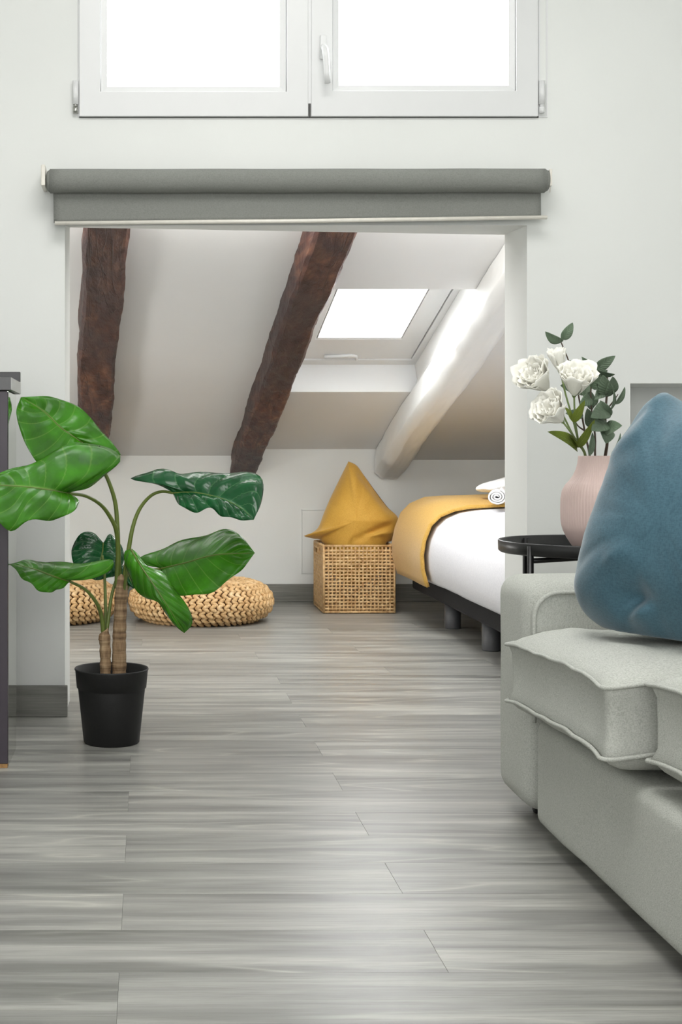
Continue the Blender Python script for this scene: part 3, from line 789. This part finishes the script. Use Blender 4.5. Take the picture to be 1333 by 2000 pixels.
def cushion(name, x0, x1, y0, y1, zb, zt, crown, label, seed, tilt=.0):
    t = thing(name, ((x0+x1)/2, (y0+y1)/2, zb-.02), label, 'cushion', 'sofa seat cushions')
    prof = [(.12, zb-.036), (.07, zb-.035), (.035, zb-.028), (.016, zb-.014), (.006, zb), (.004, zb+.004), (.010, zb+.02), (.010, (zb+zt)/2), (.009, zt-.02), (.004, zt-.004), (.006, zt), (.02, zt+.009), (.05, zt+.02), (.09, zt+.028), (.15, crown-.006), (.21, crown), (.25, crown+.001)]
    def wob(p):
        k = 1
        dx = (p.x-x0); dy = p.y-y0
        sag = .008*N3(p.x*4+seed, p.y*5, 1)+.004*N3(p.x*12, p.y*14+seed, 5)
        # corners droop and stick out a little
        cx = min(abs(p.x-x0), abs(p.x-x1)); cy = min(abs(p.y-y0), abs(p.y-y1))
        ear = math.exp(-(cx*cx+cy*cy)/.002)
        out = Vector(((-1 if abs(p.x-x0) < abs(p.x-x1) else 1), (-1 if abs(p.y-y0) < abs(p.y-y1) else 1), 0))*.006*ear
        crease = .0022*N3(p.x*8+seed, p.y*45, p.z*5)
        return p+Vector((crease, 0, sag-.004*ear+max(0, y1-p.y)*tilt))+out
    Lp = [[wob(p) for p in l] for l in loft_rr(x0, x1, y0, y1, .022, prof, crown, 5)]
    loops_mesh(Lp, True, True).build('cover', M['sofa'], t, True)
    for z in (zb+.001, zt-.001):
        lp = [wob(p) for p in loft_rr(x0, x1, y0, y1, .022, [(-.0005, z)], crown, 5)[0]]
        MB().tube(lp+[lp[0]], .0036, 7, False).build('piping', M['sofa'], t, True)
    return t
cushion('seat_cushion', .706, 1.40, 2.045, 2.606, .272, .384, .416, 'far seat cushion of the sofa, under the blue pillow', 1, .030)
cushion('seat_cushion', .762, 1.40, 1.42, 2.020, .288, .405, .440, 'near seat cushion of the sofa, cut off by the right frame edge', 22)
def fixb(p):
    if p.z < .436:
        q = .436-p.z; p.z = .436-q*.02; p.y -= .55*q; p.x -= .0
    return p
opillow('blue_pillow', [(1294, 767), (1266, 789), (1240, 822), (1218, 866), (1198, 918), (1180, 968), (1160, 1020), (1143, 1070), (1131, 1118), (1130, 1165), (1148, 1208), (1200, 1240), (1270, 1262), (1380, 1285), (1500, 1300), (1600, 1290), (1632, 1210), (1628, 1060), (1610, 930), (1585, 850), (1520, 815), (1420, 806), (1340, 790)], (1385, 1040), lambda x, y: 2.44-.00085*(x-1130)+.08*(1250-y)/480, .24, M['blue'],
       'plump teal blue velvet pillow standing on the sofa seat', fixb, .009, ((1240, 850, 1330, 800, .02, -.012), (1215, 910, 1350, 850, .018, .008), (1250, 1205, 1345, 1150, .02, -.016), (1270, 1225, 1350, 1200, .012, .012), (1260, 1110, 1340, 1090, .02, .008), (1280, 1180, 1350, 1178, .014, -.014)), 11, 2.8, sx_=9)

# ------------------------------------------------------------------ tray table, vase
TC = Vector((1.067, 3.16, 0)); TR_ = .225
tb = thing('tray_table', TC, 'round black metal tray side table behind the sofa arm', 'side table')
tray = MB().lathe(TC, [(.205, .513), (TR_-.004, .514), (TR_, .518), (TR_+.001, .541), (TR_-.001, .543), (TR_-.004, .541), (TR_-.007, .520), (.20, .518), (.003, .518)], 72).build('tray', M['black'], tb, True)
for a in (211, 121, 31, 301):
    a = math.radians(a); q = TC+Vector((math.cos(a), math.sin(a), 0))*(TR_-.005)
    MB().tube([q+Vector((0, 0, .0)), q+Vector((0, 0, .537))], .0078, 12).build('leg', M['black'], tb, True)
for a in (211, 121):
    a = math.radians(a); v = Vector((math.cos(a), math.sin(a), 0))*(TR_-.01)
    MB().tube([TC+v+Vector((0, 0, .503)), TC-v+Vector((0, 0, .503))], .006, 8).build('cross_bar', M['black'], tb, True)
for z in (.09,):
    MB().tube([TC+Vector((math.cos(k*PI/24), math.sin(k*PI/24), 0))*(TR_-.05)+Vector((0, 0, z)) for k in range(49)], .006, 8).build('hoop', M['black'], tb, True)
VD = 3.10; vc = P(1168, 1078, VD); vz0 = .5186
pxm = VD/F
profv = [(30, 1083), (38, 1081.5), (44, 1075), (51, 1066), (59, 1053), (65, 1040), (68, 1030), (69.5, 1018), (70, 998), (69.5, 978), (67, 963), (61, 951), (53, 942), (46, 932), (41, 921), (38, 910), (37, 902), (36.5, 895), (35.5, 894), (34, 896), (34, 915)]
zz = lambda y: vz0+(1083-y)*pxm
ztop_v = zz(894)
def dense(p, k=4):
    out = []
    for i in range(len(p)-1):
        for j in range(k): t = j/k; out.append((p[i][0]+(p[i+1][0]-p[i][0])*t, p[i][1]+(p[i+1][1]-p[i][1])*t))
    return out+[p[-1]]
vl = dense([(r*pxm, zz(y)) for r, y in profv], 2)
zrib = zz(1033)
def rib(k, z):
    if z < zrib+.001: return 1
    return 1-.022*(.5-.5*math.cos(2*PI*k/4))**2
vase = MB().lathe((vc.x, VD, 0), vl, 288, True, False, rib).build('ribbed_vase', M['vase'], None, True)
tag(vase, 'pale pink ribbed ceramic vase on the black tray table', 'vase')
neck = Vector((vc.x, VD, ztop_v))

# small leaves
def sleaf(parent, base, tip, wd, mat, nrm=Vector((0.2, -1, .35)), round_=.5, name='leaf', curl=.12, n=12):
    base = Vector(base); tip = Vector(tip); ax = tip-base; ln = ax.length; axn = ax.normalized()
    nn = (nrm-axn*nrm.dot(axn)).normalized(); sd = axn.cross(nn); rows = []; uv = []
    for i in range(n+1):
        s = i/n; wv = wd/2*(math.sin(PI*s**(.5+round_*.3))**(.75)) if 0 < s < 1 else 0
        for_row = []
        for j in range(-4, 5):
            t = j/4; p = base+ax*s+sd*wv*t+nn*(curl*ln*math.sin(PI*s)*.5-abs(t)*wv*-.25-.1*ln*s*s)
            for_row.append(p); uv.append((.5+t/2, s))
        rows.append(for_row)
    mb = MB().grid(rows); o = link(name, mb.v, mb.f, mat, parent, True, uv); solid(o, .0006); return o

# flowers
fd = 3.04
spray = thing('flower_spray', neck, 'spray of four white ruffled flowers with yellow green leaves in the pink vase', 'flowers')
J = P(1131, 866, 3.07)
base_in = Vector((neck.x-.030, VD-.005, neck.z-.06))
mbs = MB().tube(crom([base_in, Vector((neck.x-.031, VD-.008, neck.z)), J], 10), .0032, 8)
for pts, dd in (([(1072, 762), (1100, 810), (1118, 846)], 3.03), ([(1096, 727), (1105, 768), (1120, 820)], 3.06), ([(1122, 772), (1124, 818)], 3.0), ([(1100, 824), (1114, 842)], 2.98)):
    mbs.tube(crom([P(x, y, dd) for x, y in pts]+[J], 14), .0021, 7)
mbs.build('stem', M['gstem'], spray, True)
def bloom(att, mouth, rad, opn, layers, seed):
    rnd = random.Random(seed); att = Vector(att); mouth = Vector(mouth); ax = (mouth-att); ln = ax.length; ax.normalize()
    a = ax.cross(Vector((0, 0, 1))); a = a.normalized() if a.length > .1 else Vector((1, 0, 0)); b = ax.cross(a)
    mb = MB()
    for L_ in range(layers):
        n = 5 if L_ < 2 else 4; rr_ = rad*(1-.24*L_)
        for k in range(n):
            a0 = 2*PI*(k/n+L_*.13)+rnd.uniform(-.15, .15); sp_ = 2*PI/n*.72; rows = []
            ll = ln*(1-.03*L_)*rnd.uniform(.9, 1.08)
            for i in range(9):
                s = i/8; r_ = []
                for j in range(11):
                    t = j/10*2-1; an = a0+t*sp_*(.45+.55*s)
                    prof_ = rr_*(math.sin(min(s*1.15, 1)*PI/2)**.8)*(.85+opn*max(0, s-.55))
                    ruff = rad*.16*(s**3)*math.sin(t*7+seed+k*1.7)*(1)+rad*.10*s**4*math.sin(t*17+k)
                    hgt = ll*s*(1-.16*s*t*t)+rad*.08*s**3*math.cos(t*9+k)
                    r_.append(att+ax*hgt+(a*math.cos(an)+b*math.sin(an))*max(.001, prof_+ruff*.6))
                rows.append(r_)
            mb.grid(rows)
    o = mb.build('bloom', M['petal'], spray, True); solid(o, .0006)
    # calyx
    cm = MB().tube([att-ax*.004, att, att+ax*.006, att+ax*.012], [.002, .0045, .006, .0065], 8); cm.build('calyx', M['gstem'], o, True)
bloom(P(1072, 762, 3.03), P(1033, 722, 2.98), .034, .9, 4, 1)
bloom(P(1096, 728, 3.06), P(1087, 682, 3.05), .020, .3, 3, 2)
bloom(P(1122, 774, 3.0), P(1130, 720, 2.955), .036, .8, 4, 3)
bloom(P(1100, 824, 2.98), P(1064, 788, 2.94), .034, .9, 4, 4)
for b_, t_, wd, d1, d2 in (((1128, 878), (1080, 840), .034, 3.07, 2.99), ((1128, 874), (1162, 824), .020, 3.07, 3.0), ((1119, 824), (1143, 784), .020, 3.0, 2.96), ((1116, 818), (1106, 795), .014, 3.0, 2.98), ((1130, 872), (1118, 850), .012, 3.06, 3.03)):
    sleaf(spray, P(*b_, d1), P(*t_, d2), wd, M['lime'], Vector((.1, -1, .5)))

def euca(label, stems, leaves, seed):
    t = thing('eucalyptus_branch', neck, label, 'branch', 'eucalyptus branches in the vase')
    mb = MB()
    for pts, rad in stems:
        mb.tube(crom(pts, 16), [rad*(1-.5*i/15) for i in range(16)], 7)
    mb.build('twig', M['twig'], t, True)
    for (b_, t_, wd, d1, d2, nr) in leaves:
        sleaf(t, P(*b_, d1), P(*t_, d2), wd, M['euc'], nr, .9)
n0 = Vector((.15, -1, .3)); n1 = Vector((-.5, -1, .2)); n2 = Vector((.7, -.8, .4)); n3 = Vector((0, -.6, -.9))
low = lambda dx, dy=0: Vector((neck.x+dx, VD+dy, neck.z-.05)); rim = lambda dx, dy=0: Vector((neck.x+dx, VD+dy, neck.z))
euca('tall eucalyptus twig with two leaves at the very top of the bouquet', [([low(-.012, .012), rim(-.014, .012), P(1146, 860, 3.12), P(1138, 815, 3.12), P(1128, 760, 3.12), P(1111, 704, 3.12), P(1096, 667, 3.10)], .0028), ([P(1144, 842, 3.12), P(1130, 832, 3.11), P(1122, 818, 3.10)], .0022)],
     [((1099, 664), (1120, 631), .024, 3.1, 3.08, n0), ((1098, 668), (1067, 652), .026, 3.1, 3.06, n3), ((1112, 705), (1138, 708), .02, 3.12, 3.1, n3), ((1128, 762), (1098, 752), .03, 3.12, 3.1, n0), ((1140, 812), (1108, 806), .024, 3.12, 3.1, n0), ((1130, 770), (1163, 742), .03, 3.12, 3.1, n1)], 1)
euca('middle eucalyptus twig with dark green leaves in the bouquet', [([low(.0, .0), rim(-.006, 0), P(1163, 850, 3.1), P(1156, 800, 3.1), P(1155, 760, 3.1), P(1158, 725, 3.1)], .0028)],
     [((1158, 722), (1139, 699), .016, 3.1, 3.07, n1), ((1156, 758), (1184, 724), .032, 3.1, 3.05, n1), ((1155, 778), (1136, 790), .03, 3.1, 3.05, n0), ((1156, 790), (1172, 750), .034, 3.1, 3.04, n2), ((1158, 800), (1138, 752), .03, 3.12, 3.1, n0), ((1160, 835), (1148, 800), .028, 3.1, 3.07, n1), ((1152, 890), (1160, 846), .016, 3.06, 3.04, n0)], 2)
euca('right eucalyptus twig with large round grey green leaves', [([low(.012), rim(.018), P(1187, 860, 3.06), P(1183, 820, 3.06), P(1186, 770, 3.06), P(1187, 730, 3.06)], .0042), ([P(1186, 800, 3.06), P(1200, 782, 3.05), P(1208, 770, 3.04)], .002)],
     [((1165, 722), (1201, 696), .026, 3.08, 3.04, n0), ((1167, 722), (1200, 734), .026, 3.06, 3.03, n3), ((1188, 775), (1178, 735), .036, 3.06, 3.03, n1), ((1188, 772), (1200, 738), .034, 3.06, 3.02, n0), ((1203, 790), (1224, 757), .018, 3.05, 3.04, n2), ((1192, 802), (1203, 764), .020, 3.05, 3.03, n2), ((1186, 800), (1160, 812), .042, 3.06, 3.0, n0), ((1183, 842), (1212, 830), .036, 3.05, 3.0, n0), ((1184, 822), (1160, 838), .042, 3.05, 3.0, n0), ((1184, 838), (1186, 864), .036, 3.06, 3.03, n0), ((1190, 815), (1174, 784), .028, 3.06, 3.04, n1), ((1195, 885), (1216, 848), .016, 3.05, 3.03, n2), ((1185, 755), (1165, 778), .03, 3.07, 3.05, n0)], 3)

# ------------------------------------------------------------------ potted plant
pc = Vector((-.0917, 3.457, 0))
pot = thing('potted_plant', pc, 'broad leaved green artificial plant in a black plastic pot on the floor', 'plant')
MB().lathe(pc, [(.069, .0), (.0725, .003), (.087, .138), (.0875, .142), (.0905, .143), (.0945, .186), (.0965, .190), (.0955, .193), (.0925, .191), (.0885, .15), (.086, .146)], 56, True, False).build('pot', M['pot'], pot, True)
MB().lathe(pc, [(.0875, .150), (.06, .158), (.003, .160)], 32, False, True).build('filling', M['soil'], pot, True)
def trunk(pts, r0, r1, seed, ringn=26):
    c = crom(pts, 80); rs = []
    for i in range(80):
        t = i/79; rs.append((r0+(r1-r0)*t)*(1+.08*abs(math.sin(t*ringn+2*N3(t*4, seed, 2)))+.10*N3(t*11, seed, 0)))
    MB().tube(c, rs, 18).build('trunk', M['trunk'], pot, True)
PD = 3.455
trunk([Vector((P(233, 0, PD).x, PD, .152)), P(233, 1260, PD), P(235, 1200, PD), P(237, 1160, PD)], .0185, .0155, 1)
trunk([Vector((P(206, 0, PD-.01).x, PD-.01, .152)), P(206, 1280, PD-.01), P(204, 1240, PD-.01)], .0135, .0140, 2, 12)
# dry sheaths at the trunk tops
def sheath(px, py0, py1, d, r, lean):
    rows = []
    for i in range(9):
        s = i/8; r_ = []
        for j in range(15):
            a = -PI*1.15+j/14*PI*1.7; hgt = py0+(py1-py0)*s*(1-.55*(abs(j-7+lean)/7)**1.2)
            c = P(px+s*lean*.8, hgt, d); r_.append(c+Vector((math.cos(a), math.sin(a), 0))*r*(1-.25*s))
        rows.append(r_)
    solid(MB().grid(rows).build('sheath', M['trunk'], pot, True), .0015)
sheath(237, 1170, 1120, PD, .0175, 2); sheath(204, 1250, 1226, PD-.01, .0150, -2)
def petiole(pts, r0, r1, label=None):
    c = crom(pts, 40); n = 40
    o = MB().tube(c, [r0+(r1-r0)*i/39 for i in range(n)], 10).build('stalk', M['petiole'], pot, True); return o
petiole([P(236, 1165, PD), P(229, 1137, PD), P(231, 1078, 3.44), P(227, 1036, 3.42), P(216, 1011, 3.40), P(197, 986, 3.36), P(168, 969, 3.30), P(136, 964, 3.24)], .0072, .0036)
petiole([P(238, 1165, PD+.01), P(232, 1110, PD+.02), P(231, 1078, 3.47), P(227, 994, 3.47), P(216, 950, 3.46), P(200, 915, 3.45), P(178, 885, 3.42), P(159, 864, 3.40)], .0075, .004)
petiole([P(240, 1160, PD), P(246, 1110, PD-.01), P(252, 1070, 3.44), P(260, 1028, 3.44), P(273, 994, 3.44), P(294, 969, 3.43), P(316, 960, 3.42), P(340, 963, 3.40)], .0070, .0036)
petiole([P(240, 1165, PD), P(246, 1130, 3.43), P(249, 1095, 3.40), P(256, 1076, 3.37)], .005, .0035)
petiole([P(242, 1165, PD+.01), P(256, 1135, 3.47), P(280, 1118, 3.49), P(312, 1111, 3.50)], .005, .0035)
petiole([P(203, 1246, PD-.01), P(198, 1202, 3.43), P(187, 1175, 3.40), P(166, 1151, 3.37), P(137, 1136, 3.34)], .0062, .0034)
petiole([P(205, 1246, PD), P(207, 1225, 3.47), P(206, 1170, 3.49), P(204, 1118, 3.50), P(200, 1085, 3.51)], .0052, .0032)
petiole([P(207, 1246, PD), P(211, 1215, 3.46), P(219, 1160, 3.47), P(232, 1120, 3.48), P(243, 1105, 3.49)], .0052, .0034)

def bigleaf(mid, Lf, Rt, mat, arch=.012, corr=.0045, nv=8, flip=False, n=44, m=12, seed=0):
    mid = crom([P(*p) for p in mid], n); A = crom([P(*p) for p in Lf], n); B = crom([P(*p) for p in Rt], n)
    rows = []; uv = []
    for i in range(n):
        s = i/(n-1); r_ = []
        tn = (mid[min(i+1, n-1)]-mid[max(i-1, 0)]).normalized()
        wv = (B[i]-A[i]); nr = wv.cross(tn)
        nr = nr.normalized() if nr.length > 1e-6 else Vector((0, -1, 0))
        if nr.dot(Vector((0, -1, .0))) < 0: nr = -nr
        for j in range(-m, m+1):
            t = abs(j)/m; e = A[i] if j < 0 else B[i]
            p = mid[i].lerp(e, t)
            fade = min(1, s*6)*min(1, (1-s)*6)
            ph = (s*nv-(t**.8)*2.3)
            q = abs((ph % 1)-.5)*2
            d_ = arch*math.sin(PI*min(t, 1)*.9)*fade - corr*(q**3)*math.sin(PI*min(1, t*1.02))**.6*fade*1.0
            d_ += .004*t*t*N3(s*5+seed, j/m, seed)
            edge = .004*t**4*math.sin(s*23+seed+j)*fade
            r_.append(p+nr*(d_+edge)); uv.append((.5+.5*j/m, s))
        rows.append(r_)
    mb = MB().grid(rows); f = mb.f if not flip else [x[::-1] for x in mb.f]
    o = link('leaf', mb.v, f, mat, pot, True, uv); solid(o, .0011)
    rb = MB().tube([x+Vector((0, -.0008, 0)) for x in mid], [.0026*(1-.8*i/(n-1)) for i in range(n)], 6).build('midrib', M['petiole'], o, True)
    return o
# A: upper leaf, tip to the upper left
bigleaf([(159, 863, 3.40), (120, 836, 3.39), (85, 803, 3.38), (41, 776, 3.36)],
        [(162, 868, 3.40), (150, 905, 3.36), (105, 925, 3.33), (65, 897, 3.31), (42, 850, 3.31), (30, 812, 3.32), (41, 776, 3.36)],
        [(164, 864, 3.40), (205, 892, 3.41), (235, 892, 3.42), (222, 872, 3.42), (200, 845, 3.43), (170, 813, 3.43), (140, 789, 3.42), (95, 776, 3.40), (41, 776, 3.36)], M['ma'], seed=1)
# B: big leaf to the left, seen from below
bigleaf([(136, 964, 3.24), (90, 956, 3.155), (40, 950, 3.115), (0, 948, 3.085), (-52, 944, 3.065)],
        [(138, 967, 3.24), (154, 980, 3.22), (137, 999, 3.155), (101, 1017, 3.115), (55, 1019, 3.075), (20, 1038, 3.045), (-15, 1012, 3.035), (-40, 975, 3.045), (-52, 944, 3.065)],
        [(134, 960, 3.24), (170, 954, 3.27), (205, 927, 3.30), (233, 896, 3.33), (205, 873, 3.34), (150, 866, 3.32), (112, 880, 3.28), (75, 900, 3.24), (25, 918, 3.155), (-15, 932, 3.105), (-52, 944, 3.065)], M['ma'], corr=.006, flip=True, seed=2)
# C: right upper leaf, glossy top
bigleaf([(338, 963, 3.40), (380, 962, 3.38), (430, 973, 3.34), (470, 992, 3.30), (496, 1015, 3.26)],
        [(336, 960, 3.40), (305, 946, 3.42), (258, 939, 3.44), (290, 925, 3.45), (318, 916, 3.46), (353, 930, 3.45), (400, 926, 3.44), (455, 926, 3.42), (488, 929, 3.39), (514, 942, 3.35), (510, 985, 3.30), (496, 1015, 3.26)],
        [(339, 966, 3.40), (352, 988, 3.36), (382, 1003, 3.33), (414, 998, 3.31), (436, 1011, 3.28), (466, 1018, 3.26), (496, 1015, 3.26)], M['mc'], arch=.02, corr=.008, seed=3)
# D: right middle leaf
bigleaf([(313, 1111, 3.50), (360, 1100, 3.46), (420, 1084, 3.42), (498, 1080, 3.38)],
        [(311, 1108, 3.50), (285, 1104, 3.53), (277, 1090, 3.55), (325, 1068, 3.56), (378, 1052, 3.55), (420, 1040, 3.52), (448, 1036, 3.49), (470, 1046, 3.45), (498, 1080, 3.38)],
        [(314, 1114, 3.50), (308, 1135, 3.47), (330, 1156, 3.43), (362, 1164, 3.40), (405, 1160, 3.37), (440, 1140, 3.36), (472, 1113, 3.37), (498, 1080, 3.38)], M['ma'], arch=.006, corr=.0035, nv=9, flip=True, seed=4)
# E: drooping leaf in the middle
bigleaf([(256, 1073, 3.37), (275, 1105, 3.33), (300, 1142, 3.31), (330, 1188, 3.31), (360, 1236, 3.33)],
        [(253, 1073, 3.37), (244, 1080, 3.38), (246, 1105, 3.38), (258, 1135, 3.37), (268, 1155, 3.36), (285, 1168, 3.35), (307, 1176, 3.33), (328, 1204, 3.33), (345, 1224, 3.33), (360, 1236, 3.33)],
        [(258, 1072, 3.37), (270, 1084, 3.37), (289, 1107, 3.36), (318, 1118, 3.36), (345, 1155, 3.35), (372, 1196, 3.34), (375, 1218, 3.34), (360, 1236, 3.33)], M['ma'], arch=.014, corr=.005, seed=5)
# F: low leaf to the left
bigleaf([(136, 1135, 3.34), (105, 1126, 3.30), (62, 1110, 3.26), (18, 1102, 3.22)],
        [(138, 1131, 3.34), (185, 1128, 3.36), (213, 1117, 3.38), (220, 1104, 3.39), (214, 1092, 3.40), (165, 1100, 3.40), (120, 1100, 3.37), (60, 1097, 3.31), (18, 1102, 3.22)],
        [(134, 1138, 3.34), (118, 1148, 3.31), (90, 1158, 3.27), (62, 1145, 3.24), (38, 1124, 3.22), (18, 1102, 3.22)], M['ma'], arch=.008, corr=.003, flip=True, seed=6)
# G: dark leaf at the back
bigleaf([(202, 1060, 3.56), (200, 1080, 3.55), (193, 1105, 3.53), (186, 1133, 3.50)],
        [(200, 1058, 3.56), (180, 1040, 3.57), (155, 1046, 3.56), (140, 1075, 3.55), (144, 1102, 3.53), (166, 1124, 3.51), (186, 1133, 3.50)],
        [(204, 1058, 3.56), (216, 1044, 3.57), (236, 1066, 3.57), (242, 1095, 3.55), (230, 1120, 3.53), (206, 1132, 3.51), (186, 1133, 3.50)], M['mc'], arch=.012, corr=.006, nv=6, seed=7)
# H: small leaf between the stalks
bigleaf([(243, 1105, 3.49), (250, 1122, 3.47), (262, 1150, 3.45)],
        [(241, 1105, 3.49), (228, 1112, 3.50), (235, 1135, 3.48), (262, 1150, 3.45)],
        [(245, 1104, 3.49), (262, 1100, 3.50), (272, 1124, 3.48), (262, 1150, 3.45)], M['mc'], nv=5, n=24, seed=8)

# ------------------------------------------------------------------ narrow cabinet at the left edge
cx1 = P(15, 0, 3.17).x
cab = thing('cabinet', (-.8, 3.27, 0), 'dark narrow cabinet with a worktop cut off by the left frame edge', 'cabinet')
box('body', -1.5, cx1-.004, 3.19, 3.383, .0, .899, M['cabinet'], cab)
box('front_panel', -1.5, cx1, 3.17, 3.189, .010, .897, M['cabinet'], cab, bevel=.001)
box('side_panel', cx1-.004, cx1-.0005, 3.1895, 3.383, .0, .898, M['mirror'], cab, label='mirror polished side')
box('board_edge', -1.5, cx1-.001, 3.171, 3.188, 0, .0095, M['oak'], cab, label='raw wood board end')
box('worktop', -1.5, P(21.7, 0, 3.17).x, 3.165, 3.40, .900, .931, M['counter'], cab, bevel=.001)
box('worktop_lit_edge', P(21.7, 0, 3.17).x, P(21.7, 0, 3.17).x+.0012, 3.166, 3.399, .901, .930, M['ctside'], cab)  # pale strip paints the light reflected off the worktop's side
tag(box('rear_ledge', -1.5, P(40.5, 0, 3.39).x-.001, 3.375, 3.40, .9315, .956, M['black'], None, bevel=.001), 'thin black board lying on the back of the dark worktop', 'board')
